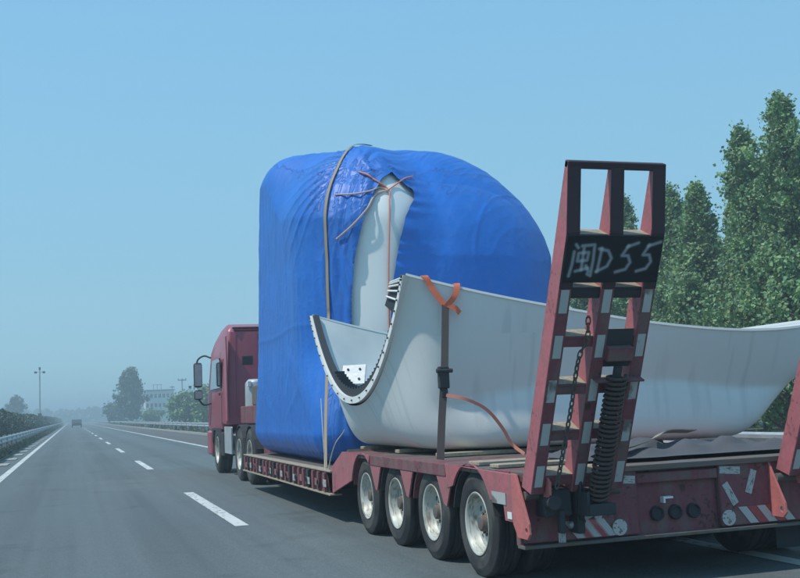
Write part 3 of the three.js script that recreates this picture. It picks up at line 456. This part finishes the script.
  function ramp(xl, first) {
    const g = new THREE.Group(); g.name = 'loading_ramp'; g.position.set(xl - XC, .70, rz + .17 + 12); g.rotation.x = TILT; t.add(g);
    const local = (name, geos, mat, opt = {}) => { let q = join(geos); if (mat.map && !opt.keepUV) boxUV(q); const m = shade(new THREE.Mesh(q, mat)); m.name = name; g.add(m); return m; };
    const xs = [0, .31, .615], W = .095;
    for (const x of xs) {
      local('stringer', inXZ(stringer, x, W), M.red);
      local('ramp_tip', [slabX([[.003, 1.88], [-.112, LEN - .002], [-.116, LEN - .002], [-.001, 1.88]], x + .001, x + W - .001), box(x + .001, x + W - .001, 1.50, 1.88, .0015, .004)], M.tip);
      for (let k = 0; k < 5; k++) { const s = .16 + k * .315; if (s < 1.45) { local('reflective_tape', box(x + .018, x + W - .018, s - .085, s + .075, .0032, .006), M.reflect); } }
      local('rear_face', box(x + .003, x + W - .003, .02, 1.50, .0005, .003), M.redOld);
    }
    local('top_bar', box(0, .71, LEN - .045, LEN + .005, -.155, -.105, .008), M.tip);
    for (const [i, s] of [1.855, 1.50, 1.16, .82, .48, .14].entries()) { const r = local('rung', [box(.09, .62, s - .012, s + .004, -.15, -.015, .003), box(.09, .62, s - .07, s - .012, -.03, -.015, .003)], i < 2 ? M.black : M.redOld); const tp = shade(new THREE.Mesh(boxUV(box(.095, .615, s + .0045, s + .008, -.145, -.02)), M.tan)); tp.name = 'worn_tread'; r.add(tp); }
    if (first) {
      const pl = local('name_plate', box(.006, .704, 1.545, 1.862, .005, .011, .002), M.black);
      const f = new THREE.PlaneGeometry(.69, .31).translate(.355, 1.7035, .0125), fm = shade(new THREE.Mesh(f, M.plate)); fm.name = 'painted_characters'; fm.userData.label = 'white hand-painted characters on black'; pl.add(fm);
      local('gusset', slabX([[.0, .95], [.0, 1.22], [-.14, 1.1], [-.14, .95]], .40, .60), M.dark);
      local('spring_bracket', [box(.40, .60, 1.0, 1.10, -.01, .05, .01), box(.34, .70, .86, .875, 0, .07, .004)], M.redOld);
    } else local('name_plate', box(.006, .704, 1.545, 1.862, .005, .011, .002), M.black);
    // foot lugs at the hinge
    for (const x of [.11, .50]) local('hinge_lug', slabX([[-.10, .02], [-.10, .16], [.03, .12], [.06, .04], [.04, -.04], [-.02, -.06]], x, x + .02, .003), M.pink);
    return g;
  }
  ramp(XL - .005, true); ramp(5.11, false);
  // counterbalance spring and chain on the left ramp, and the spring of the right one
  const helix = (a, b, R, wire, turns) => { const A = V(...a), B = V(...b), ax = B.clone().sub(A), e = V(1, 0, 0), f = V(0, 0, 0).crossVectors(ax, e).normalize(), pts = []; for (let i = 0; i <= turns * 12; i++) { const u = i / (turns * 12), w = u * turns * 6.283; pts.push(A.clone().addScaledVector(ax, u).addScaledVector(e, Math.cos(w) * R).addScaledVector(f, Math.sin(w) * R)); } return new THREE.TubeGeometry(new THREE.CatmullRomCurve3(pts), turns * 14, wire, 5); };
  for (const x of [3.45, 5.56]) {
    const s = part('balance_spring', helix([x, .66, -6.48], [x + .035, 1.50, -6.16], .062, .0125, 27), M.rust, t);
    part('spring_core', rod([x, .6, -6.50], [x + .035, 1.56, -6.14], .03, 10), M.dark, s);
    part('spring_anchor', [box(x - .1, x + .1, .56, .64, rz + .01, rz + .36, .01), box(x - .11, x - .09, .56, .72, rz + .05, rz + .34)], M.dark, t);
  }
  { const pts = [[3.22, 1.86, -6.02], [3.235, 1.74, -6.08], [3.205, 1.64, -6.14], [3.19, 1.3, -6.28], [3.17, 1.0, -6.40], [3.16, .78, -6.50]], c = new THREE.CatmullRomCurve3(pts.map((p) => V(...p))), n = 24, links = [];
    for (let i = 0; i <= n; i++) { const p = c.getPointAt(i / n), d = c.getTangentAt(i / n), l = new THREE.TorusGeometry(.020, .007, 5, 10).scale(.72, 1.5, 1); if (i % 2) l.rotateY(Math.PI / 2); l.applyQuaternion(new THREE.Quaternion().setFromUnitVectors(V(0, 1, 0), d)); links.push(l.translate(p.x, p.y, p.z)); }
    part('safety_chain', links, M.steel, t, { kind: 'stuff' }); }
  // clutter of mounts behind the left ramp's foot
  part('hydraulic_mount', [box(3.1, 3.32, .55, .74, rz + .005, rz + .16, .02), rod([3.14, .66, rz + .16], [3.14, .66, rz + .25], .05, 14), box(3.36, 3.42, .42, .62, rz + .005, rz + .14, .01), box(3.2, 3.24, .44, .6, rz + .14, rz + .2, .01)], M.dark, t);
  part('hose', tube([[3.2, .74, rz + .1], [3.3, .86, rz + .14], [3.36, .8, rz + .2], [3.35, .6, rz + .2], [3.42, .5, rz + .12]], .014, 30), M.black, t);
}
// ---------------------------------------------------------------- the load wrapped in blue tarpaulin
const surfHit = (mesh, from, dir) => { mesh.updateMatrixWorld(true); const h = new THREE.Raycaster(V(...from), V(...dir).normalize()).intersectObject(mesh, false); return h.length ? h[0].point : null; };
{
  const BX = [3.1, 7.4], BZ = [-18.85, -13.32], BY0 = .62;
  const top = (z) => 5.14 + .14 * Math.min(4.2, -13.32 - z);
  const tab = (t) => (y) => { let k = 0; while (k < t.length - 2 && y > t[k + 1][0]) k++; const a = t[k], b = t[k + 1]; return mix(a[1], b[1], clamp((y - a[0]) / (b[0] - a[0]), 0, 1)); };
  const xl0 = tab([[2.2, 3.66], [2.6, 3.67], [3.0, 3.69], [3.4, 3.74], [3.7, 3.80], [4.0, 3.88], [4.3, 3.97], [4.6, 4.08]]), xr0 = tab([[2.2, 4.14], [2.6, 4.16], [3.0, 4.20], [3.4, 4.27], [3.7, 4.34], [4.0, 4.43], [4.3, 4.56], [4.6, 4.7]]);
  const YT = 4.98, xl = (y) => mix(xl0(y), 4.27, step(4.6, 4.98, y)), xr = (y) => mix(xr0(y), 4.30, step(4.3, 4.98, y));
  const RLR = 1.45;
  function wrap(off, nx, ny, nz, cut, folds) {
    const geos = [], N = V(0, 0, 0), q = V(0, 0, 0);
    const i1 = Math.round(nx * .14), i2 = Math.round(nx * .29);
    const side = (f, na, nb, rear) => {
      const pos = [], idx = [];
      for (let j = 0; j <= nb; j++) for (let i = 0; i <= na; i++) {
        const [ux, uy, uz] = f(i / na, j / nb), zf = BZ[0] + 1.25 * uy; let x = mix(BX[0], BX[1], ux), z = mix(zf, BZ[1], uz), T = top(z), y = mix(BY0, T, uy);
        if (cut && rear) {      // columns i1 and i2 follow the two edges of the gap
          const inv = (xa) => { let X = xa; for (let k = 0; k < 6; k++) { const R = RLR, d = xa - BX[0] - R; X = d < 0 ? BX[0] + R + R * d / Math.sqrt(Math.max(1e-4, R * R - d * d)) : xa; } return (X - BX[0]) / (BX[1] - BX[0]); };
          const w = step(1.0, 1.5, y) * (1 - step(YT, T - .02, y)), e1 = mix(i1 / na, inv(xl(y)), w), e2 = mix(i2 / na, inv(xr(y)), w), k = i;
          x = mix(BX[0], BX[1], k <= i1 ? e1 * k / i1 : k <= i2 ? mix(e1, e2, (k - i1) / (i2 - i1)) : mix(e2, 1, (k - i2) / (na - i2)));
        }
        const rl = mix(mix(.62, .72, step(-16.6, -17.6, z)), RLR, step(-16.8, -15.4, z)), r0 = mix(rl, 2.15, step(4.1, 5.0, x) * step(.9, 3.0, y)), r = mix(r0, .5, step(2.3, 1.0, y));
        q.set(clamp(x, BX[0] + r, BX[1] - r), clamp(y, BY0 + r * .8, T - r * .8), clamp(z, zf + r, BZ[1] - r)); N.set(x, y, z).sub(q).normalize();
        q.addScaledVector(N, r * mix(1, .8, Math.abs(N.y)) - off); pos.push(q.x, q.y, q.z);
      }
      for (let j = 0; j < nb; j++) for (let i = 0; i < na; i++) {
        const a = j * (na + 1) + i, b = a + 1, c = a + na + 1, d = c + 1;
        if (cut && rear && i >= i1 && i < i2) { const my = mix(BY0, top(BZ[1]), (j + .5) / nb); if (my > 1.5 && my < YT) continue; }
        idx.push(a, b, d, a, d, c);
      }
      const g = new THREE.BufferGeometry(); g.setAttribute('position', new THREE.Float32BufferAttribute(pos, 3)); g.setIndex(idx); geos.push(g);
    };
    side((a, b) => [0, b, a], nz, ny); side((a, b) => [a, b, 1], nx, ny, true); side((a, b) => [1, b, 1 - a], nz, ny); side((a, b) => [1 - a, b, 0], nx, ny);
    side((a, b) => [a, 1, 1 - b], nx, nz); side((a, b) => [a, 0, b], nx, nz);
    let g = mergeVertices(mergeGeometries(geos), 1e-3); g.computeVertexNormals();
    if (folds) {
      const p = g.attributes.position, n = g.attributes.normal, out = new Float32Array(p.count * 3);
      for (let i = 0; i < p.count; i++) {
        const x = p.getX(i), y = p.getY(i), z = p.getZ(i), h = x + z;
        let d = .035 * (fbm(h * .7, y * .5, x * .3, 2) - .5);                                     // slack
        const rdg = (u, v, s) => { const k = 1 - Math.abs(2 * fbm(u, v, s, 3) - 1); return k * k * k; };
        const up = .35 + .65 * step(2.2, 4.2, y); d += .010 * rdg(h * 1.3 + y * .5, y * .45, 3) * up + .008 * rdg(h * 3.3 - y * .6, y * .9 + h * .4, 9) * up + .006 * rdg(h * 6 + y * 2.5, y * 2 - h, 12);
        const fan = (gh, gy, amp, freq, reach, a0, a1) => { const dh = h - gh, dy = y - gy, r = Math.hypot(dh, dy), a = Math.atan2(dy, dh); let ang = a; if (ang > a1) ang -= 6.283; if (ang < a0) ang += 6.283; const inn = step(a0, a0 + .3, ang) * (1 - step(a1 - .3, a1, ang)); if (inn <= 0 || r > reach) return 0; const w = .5 + .5 * Math.sin(a * freq + 2.4 * fbm(r * .8, a * 2, gh, 2)); return amp * inn * (1 - r / reach) * step(.25, 1.2, r) * Math.pow(w, 4); };
        d += fan(-9.9, 5.0, .042, 45, 2.6, -4.5, -2.2);           // pleats gathered under the strap, fanning forward
        d += fan(-9.9, 4.6, .02, 33, 1.7, -2.3, -1.0);
        d += fan(-9.22, 4.42, .022, 27, 1.5, -4.6, -1.75);          // pleats gathered at the rope knot
        d += fan(-9.15, 4.60, .028, 23, 1.1, .1, 3.0);
        d += fan(-12.8, 1.0, .014, 14, 2.2, .2, 2.9);
        d += fan(-10.6, 1.0, .02, 13, 2.6, .4, 2.9);
        if (z > -14 && x > 4.0) { const e = x - xr(y); if (e >= 0) d += .02 * Math.exp(-e * 5) * (Math.sin(y * 31 + 6 * noise(y * 3, 2)) + 1) * .8; }
        if (z > -14.6 && x < 4.1) { const e = xl(y) - x; if (e >= 0) d += .03 * Math.exp(-e * 3) * (Math.sin(h * 24 + y * 2.5 + 4 * noise(y * 2, h * 2)) + 1) * .6; }
        d -= .02 * Math.exp(-(((h + 9.95 + .16 * (4.8 - y) * .9) / .07) ** 2)) * step(2.2, 3.2, y); // pulled in under the strap
        for (const sh of [-14.2, -12.1, -7.9]) d += .007 * Math.exp(-(((h - sh - .05 * Math.sin(y)) / .03) ** 2)); d += .006 * Math.exp(-(((y - 2.55 - .03 * Math.sin(h * 2)) / .03) ** 2));
        out[3 * i] = x + n.getX(i) * d; out[3 * i + 1] = y + n.getY(i) * d; out[3 * i + 2] = z + n.getZ(i) * d;
      }
      p.array.set(out); p.needsUpdate = true; g.computeVertexNormals();
    }
    return boxUV(g, .8);
  }
  const t = thing('wrapped_nacelle', 'huge rounded turbine part wrapped in blue tarpaulin on the low deck', 'cargo', [4.86, LOW, -16.1]);
  const put = (name, g, mat) => { g.translate(-4.86, -LOW, 16.1); const m = shade(new THREE.Mesh(g, mat)); m.name = name; t.add(m); m.updateWorldMatrix(true, false); return m; };
  put('white_body', wrap(.06, 50, 60, 60, false, false), M.white).userData.label = 'white glass-fibre body showing through the gap in the tarpaulin';
  const tarp = put('tarpaulin', wrap(0, 150, 160, 160, true, true), M.tarp);
  const onRear = (x, y, lift = .02) => { const z = Math.max(...[tarp, t.children[0]].map((m) => { const p = surfHit(m, [x, y, -9], [0, 0, -1]); return p ? p.z : -99; })); return [x, y, (z < -15 ? -13.6 : z) + lift]; };
  const K = [4.26, 4.38], ropeRun = (pts, lift) => pts.map(([x, y]) => onRear(x, y, lift));
  part('tie_rope', tube(ropeRun([[3.98, 4.66], [4.1, 4.52], K, [4.24, 4.2], [4.2, 3.8], [4.17, 3.3], [4.15, 2.8], [4.14, 2.4]], .03), .012, 60), M.ropePink, t);
  part('tie_rope', tube(ropeRun([K, [4.4, 4.48], [4.55, 4.58], [4.74, 4.66]], .03), .012, 30), M.ropePink, t);
  part('tie_rope', tube(ropeRun([[3.56, 4.36], [3.8, 4.33], [4.0, 4.36], [4.14, 4.42], K], .035), .012, 40), M.ropePale, t);
  part('tie_rope', tube(ropeRun([[3.52, 3.7], [3.7, 3.86], [3.9, 4.08], [4.08, 4.32], K], .035), .014, 40), M.ropePale, t);
  part('tie_rope', tube(ropeRun([[3.92, 4.70], [4.02, 4.6], [4.14, 4.48], K], .04), .012, 30), M.ropePink, t);
  // lashing strap over the wrapped load down to the deck edge
  const sp = []; for (let k = 0; k <= 16; k++) {      // where a plane through the load meets its smooth outline
    const el = mix(-.28, 1.85, k / 16), th = .84, cx = -Math.cos(th), cz = Math.sin(th), C = [4.0, 2.9, -14.5], D = [cx * Math.cos(el), Math.sin(el), cz * Math.cos(el)];
    const q = surfHit(el > .62 ? tarp : t.children[0], [C[0] + D[0] * 8, C[1] + D[1] * 8, C[2] + D[2] * 8], D.map((v) => -v)), o = el > .62 ? .03 : .10; sp.push([q.x + D[0] * o, q.y + D[1] * o, q.z + D[2] * o]);
  }
  solo('lashing_strap', band([[3.02, .64, -12.72], [3.12, 1.2, -13.05], ...sp], .042, [1, 0, 1], .006), M.strapGrey, 'grey-brown lashing strap running up over the blue wrapped load', 'strap');
  solo('rope_end', tube([[3.03, .62, -12.6], [3.02, .75, -12.45], [3.03, .95, -12.2], [3.05, 1.06, -11.95], [3.05, 1.12, -11.8]], .007, 30), M.rope, 'thin loose white rope rising from the low deck edge', 'rope');
  solo('rope_line', tube([[2.98, .5, -12.62], [3.0, .62, -12.66], [3.0, 1.1, -12.72], [3.01, 1.5, -12.8]], .006, 20), M.rope, 'thin straight white rope at the foot of the grey-brown strap', 'rope');
}
// ---------------------------------------------------------------- white half shell lying across the rear deck
{
  const t = thing('fibreglass_shell', 'large white upturned turbine cover half lying across the rear deck', 'cargo', [4.5, DECK, -11]);
  const X0 = 3.0, X1 = 7.3, lerpTab = (tab, x) => { let k = 0; while (k < tab.length - 2 && x > tab[k + 1][0]) k++; const [a, b] = [tab[k], tab[k + 1]]; const u = clamp((x - a[0]) / (b[0] - a[0]), 0, 1); return mix(a[1], b[1], u); };
  const soft = (tab, w) => (x) => { let a = 0, n = 0; for (let k = -12; k <= 12; k++) { const q = 1 - (k / 12.5) ** 2, g = q * q; a += g * lerpTab(tab, x + k / 12 * w); n += g; } return a / n; };
  const smooth2 = (tab) => soft(tab, .14), smooth = (tab) => soft(tab, .7);
  const yr = smooth([[2.2, 2.83], [2.6, 2.70], [3.0, 2.575], [3.66, 2.38], [4.25, 2.245], [5.12, 2.05], [5.85, 1.945], [6.32, 1.91], [6.61, 1.93], [7.0, 2.0], [7.4, 2.1], [8.2, 2.3]]);
  const yb = smooth([[2.2, 1.43], [3.0, 1.43], [3.5, 1.40], [5.6, 1.32], [6.2, 1.36], [6.6, 1.52], [6.9, 1.78], [7.2, 2.0], [7.5, 2.1]]);
  const zn = (x) => -9.1 + .26 * (x - 3) - 1.2 * step(6.8, 7.9, x) * .5, zf = (x) => -13.12 + .15 * (x - 3) + 1.2 * step(6.3, 7.4, x) * .6;
  const pw = (x) => mix(2.15, 6.5, step(3.0, 3.9, x));
  const ybo = smooth2([[2.6, 1.43], [3.0, 1.43], [3.1, 1.24], [3.22, 1.04], [3.4, .915], [6.15, .915], [6.35, 1.02], [6.6, 1.30], [6.9, 1.68], [7.2, 1.96], [7.5, 2.1]]), pwo = (x) => mix(2.15, 22, step(3.0, 3.9, x));
  // the outer skin reaches down to the deck; its rear wall is drawn in a little at a soft crease
  const outer = (x, s) => { const zc = (zn(x) + zf(x)) / 2, hw = (zn(x) - zf(x)) / 2, b = ybo(x), r = yr(x), y = b + (r - b) * Math.pow(Math.abs(s), pwo(x)), yc = 1.30 + .2 * step(3, 4.4, x) - .1 * step(5.4, 6.2, x), k = (y > yc ? 1 - (y - yc) / Math.max(.05, r - yc) : 1 - (yc - y) / Math.max(.05, yc - .915)); return [x, y, zc + hw * s - Math.sign(s) * .17 * Math.pow(clamp(k, 0, 1), 1.1) * step(3.05, 3.7, x) * step(.55, .85, Math.abs(s)) * (1 - step(6.3, 7.0, x))]; };
  const sect = (x, s, inset) => inset === 0 ? outer(x, s) : sectIn(x, s, inset);
  const sectIn = (x, s, inset) => { const zc = (zn(x) + zf(x)) / 2, hw = (zn(x) - zf(x)) / 2 - inset, b = yb(x) + inset, r = yr(x); const a = Math.abs(s), tt = Math.sign(s) * (a < .8 ? a : a); return [x, b + (r - b) * Math.pow(Math.abs(tt), pw(x)), zc + hw * tt * (1 - 0)]; };
  // the parameter is spread so that the steep walls get enough rows
  const sp = (k) => { const s = 2 * k - 1; return Math.sign(s) * (1 - Math.pow(1 - Math.abs(s), 2.6)); };
  const skin = (inset, nx, ns, xa, xb, flip) => { const pos = [], idx = []; for (let i = 0; i <= nx; i++) for (let j = 0; j <= ns; j++) pos.push(...sect(mix(xa, xb, Math.pow(i / nx, 1.25)), sp(j / ns), inset)); for (let i = 0; i < nx; i++) for (let j = 0; j < ns; j++) { const a = i * (ns + 1) + j, b = a + ns + 1; flip ? idx.push(a, b, a + 1, b, b + 1, a + 1) : idx.push(a, a + 1, b, b, a + 1, b + 1); } const g = new THREE.BufferGeometry(); g.setAttribute('position', new THREE.Float32BufferAttribute(pos, 3)); g.setIndex(idx); g.computeVertexNormals(); return boxUV(g, .5); };
  const hull = part('hull', skin(0, 120, 200, X0, X1, false), M.gel, t, { keepUV: true });
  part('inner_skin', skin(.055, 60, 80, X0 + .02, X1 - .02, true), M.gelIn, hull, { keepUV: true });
  // turned-out rim lip along both top edges
  for (const s of [-1, 1]) { const pts = []; for (let i = 0; i <= 30; i++) { const x = mix(X0, X1, i / 30), p = sect(x, s, .028); pts.push([p[0], p[1] + .004, p[2]]); } part('rim_lip', band(pts, .075, [0, 0, 1], .022), M.white, t); }
  // end closure at the far right
  { const pos = [], idx = [], n = 60; for (let j = 0; j <= n; j++) { const o = sect(X1, sp(j / n), 0); pos.push(...o, o[0], yr(X1), o[2]); } for (let j = 0; j < n; j++) idx.push(2 * j, 2 * j + 2, 2 * j + 1, 2 * j + 1, 2 * j + 2, 2 * j + 3); const g = new THREE.BufferGeometry(); g.setAttribute('position', new THREE.Float32BufferAttribute(pos, 3)); g.setIndex(idx); g.computeVertexNormals(); part('end_panel', boxUV(g, .5), M.gel, t, { keepUV: true }); }
  // U-shaped flange at the open end: pale outer face, dark joint lining inside, bolts
  const arcPts = (inset, n, lo = -1, hi = 1) => { const o = []; for (let j = 0; j <= n; j++) { const k = mix((lo + 1) / 2, (hi + 1) / 2, j / n); o.push(sect(X0, sp(k), inset)); } return o; };
  const uStrip = (i0, i1, x0, x1, lo, hi, n = 80) => { const a = arcPts(i0, n, lo, hi).map((p) => [p[2], p[1]]), b = arcPts(i1, n, lo, hi).map((p) => [p[2], p[1]]); return slabX([...a, ...b.reverse()], x0, x1); };
  const fl = part('flange', uStrip(-.012, .062, X0 - .035, X0 + .03, -1, 1), M.white, t);
  part('joint_lining', uStrip(.064, .15, X0 - .005, X0 + .06, -1, .98), M.rubber, t);
  { const bolt = new THREE.CylinderGeometry(.011, .011, .018, 6).rotateZ(Math.PI / 2), c = arcPts(.024, 30); fl.updateWorldMatrix(true, false); for (let j = 2; j < c.length - 1; j += 1) piece('bolt', bolt, M.steel, fl, X0 - .042 - 4.5, c[j][1] - DECK, c[j][2] + 11); }
  // ribbed dark lining panel standing at the near tip
  { const pan = part('lining_panel', uStrip(.07, .52, X0 + .01, X0 + .12, .50, .985, 20), M.rubber, t); const c = arcPts(.12, 12, .52, .96), d = arcPts(.50, 12, .52, .96); for (let j = 2; j < 12; j += 2) part('rib', rod([X0 - .004, c[j][1], c[j][2]], [X0 - .004, d[j][1], d[j][2]], .011, 6), M.white, pan); }
  { const teeth = []; const c = arcPts(.15, 60, -.25, .5); for (let j = 2; j < 60; j += 2) teeth.push(box(X0 + .0, X0 + .12, c[j][1] - .022, c[j][1] + .022, c[j][2] - .026, c[j][2] + .026)); part('lining_teeth', teeth, M.rubber, t, { kind: 'stuff' }); }
  // square white plate with four holes on the inner skin
  { const g = new THREE.Group(), o = V(...sect(3.32, -.66, .12)), ez = V(-.42, .5, .76).normalize(), ex = V(0, 0, 0).crossVectors(V(0, 1, 0), ez).normalize(), ey = V(0, 0, 0).crossVectors(ez, ex); g.name = 'mounting_plate';
    g.quaternion.setFromRotationMatrix(new THREE.Matrix4().makeBasis(ex, ey, ez)); g.position.copy(o).sub(t.position); t.add(g); piece('plate', box(-.15, .15, -.14, .14, 0, .025, .006), M.galv, g, 0, 0, 0); const h = new THREE.CylinderGeometry(.015, .015, .012, 12).rotateX(Math.PI / 2); for (const a of [-1, 1]) for (const b of [-1, 1]) piece('hole_ring', h, M.dark, g, a * .075, b * .07, .03); }
  // ratchet strap over the near rim
  const rimAt = (x) => sect(x, 1, 0);
  { const s = thing('ratchet_strap', 'dark ratchet strap with orange hooks tying the shell rim to the deck', 'strap', [3.2, DECK, -8.7]);
    const top = rimAt(3.33), B = [3.08, DECK + .02, -8.62];
    part('webbing', band([[top[0], top[1] - .20, top[2] + .035], [3.27, 1.9, -8.88], [3.22, 1.62, -8.80], [3.15, 1.25, -8.72], B], .07, [1, 0, 0], .006), M.webbing, s);
    for (const d of [-.17, .12]) { const p = rimAt(3.33 + d); part('hook_sling', band([[top[0], top[1] - .22, top[2] + .04], [p[0] - d * .3, p[1] - .08, p[2] + .045], [p[0], p[1] + .03, p[2] + .02], [p[0], p[1] + .02, p[2] - .06]], .055, [1, 0, .2], .006), M.orange, s); }
    part('sling_end', band([[top[0] + .02, top[1] - .2, top[2] + .05], [top[0] + .09, top[1] - .24, top[2] + .07], [top[0] + .13, top[1] - .28, top[2] + .06]], .05, [0, 1, 0], .005), M.orange, s);
    part('ratchet', [box(3.15, 3.25, 1.50, 1.70, -8.80, -8.74, .012), rod([3.13, 1.66, -8.75], [3.28, 1.66, -8.75], .02, 10), box(3.17, 3.23, 1.42, 1.5, -8.77, -8.745, .008)], M.dark, s);
    part('strap_tail', band([[3.2, 1.44, -8.72], [3.34, 1.40, -8.62], [3.52, 1.30, -8.58], [3.68, 1.12, -8.60], [3.76, .98, -8.60], [3.84, DECK + .03, -8.52]], .03, [.5, .7, .4], .004), M.ropePink, s); }
}
// ---------------------------------------------------------------- dunnage and litter on the rear deck
for (const [i, z] of [-9.3, -10.6, -12.0].entries()) solo('timber_bearer', box(3.3, 5.7, z < -11.7 ? LOW + .012 : DECK + .004, DECK + .043, z - .07, z + .07, .008), M.tan, ['timber bearer under the rear side of the white shell', 'timber bearer under the middle of the white shell', 'timber bearer under the front side of the white shell'][i], 'timber', 'timbers under the white shell');
{
  const g = new THREE.PlaneGeometry(2.1, .95, 70, 36).rotateX(-Math.PI / 2), p = g.attributes.position;
  for (let i = 0; i < p.count; i++) { const x = p.getX(i), z = p.getZ(i), e = Math.min(1.05 - Math.abs(x), .475 - Math.abs(z)); p.setY(i, .012 + (.14 * fbm(x * 3, z * 4 + x, 3, 3) ** 1.5 + .02 * Math.sin(x * 14 + z * 9)) * step(0, .25, e) + .02); p.setX(i, x + .08 * (noise(z * 5, 1) - .5)); p.setZ(i, z + .10 * (noise(x * 4, 7) - .5)); }
  g.computeVertexNormals(); M.cloth = S({ color: rgb(.085, .085, .095), roughness: .8 });
  solo('dust_sheet', g.translate(4.72, DECK, -7.45), M.cloth, 'crumpled dark sheet on the deck behind the ramps', 'sheet');
  solo('pale_strap', band([[3.75, DECK + .07, -7.05], [4.1, DECK + .11, -7.12], [4.4, DECK + .15, -7.3], [4.75, DECK + .19, -7.65], [5.2, DECK + .17, -7.95]], .10, [0, .25, 1], .008), M.tan, 'pale flat strap lying across the dark crumpled sheet', 'strap');
  solo('deck_board', box(3.08, 3.95, DECK + .002, DECK + .032, -7.95, -7.72, .006), M.tan, 'weathered loose board lying on the deck beside the left ramp', 'board');
  solo('deck_board', box(3.06, 3.7, DECK + .002, DECK + .03, -7.45, -7.28, .006), M.tan, 'short weathered board just in front of the left ramp', 'board');
}
renderer.render(scene, camera);
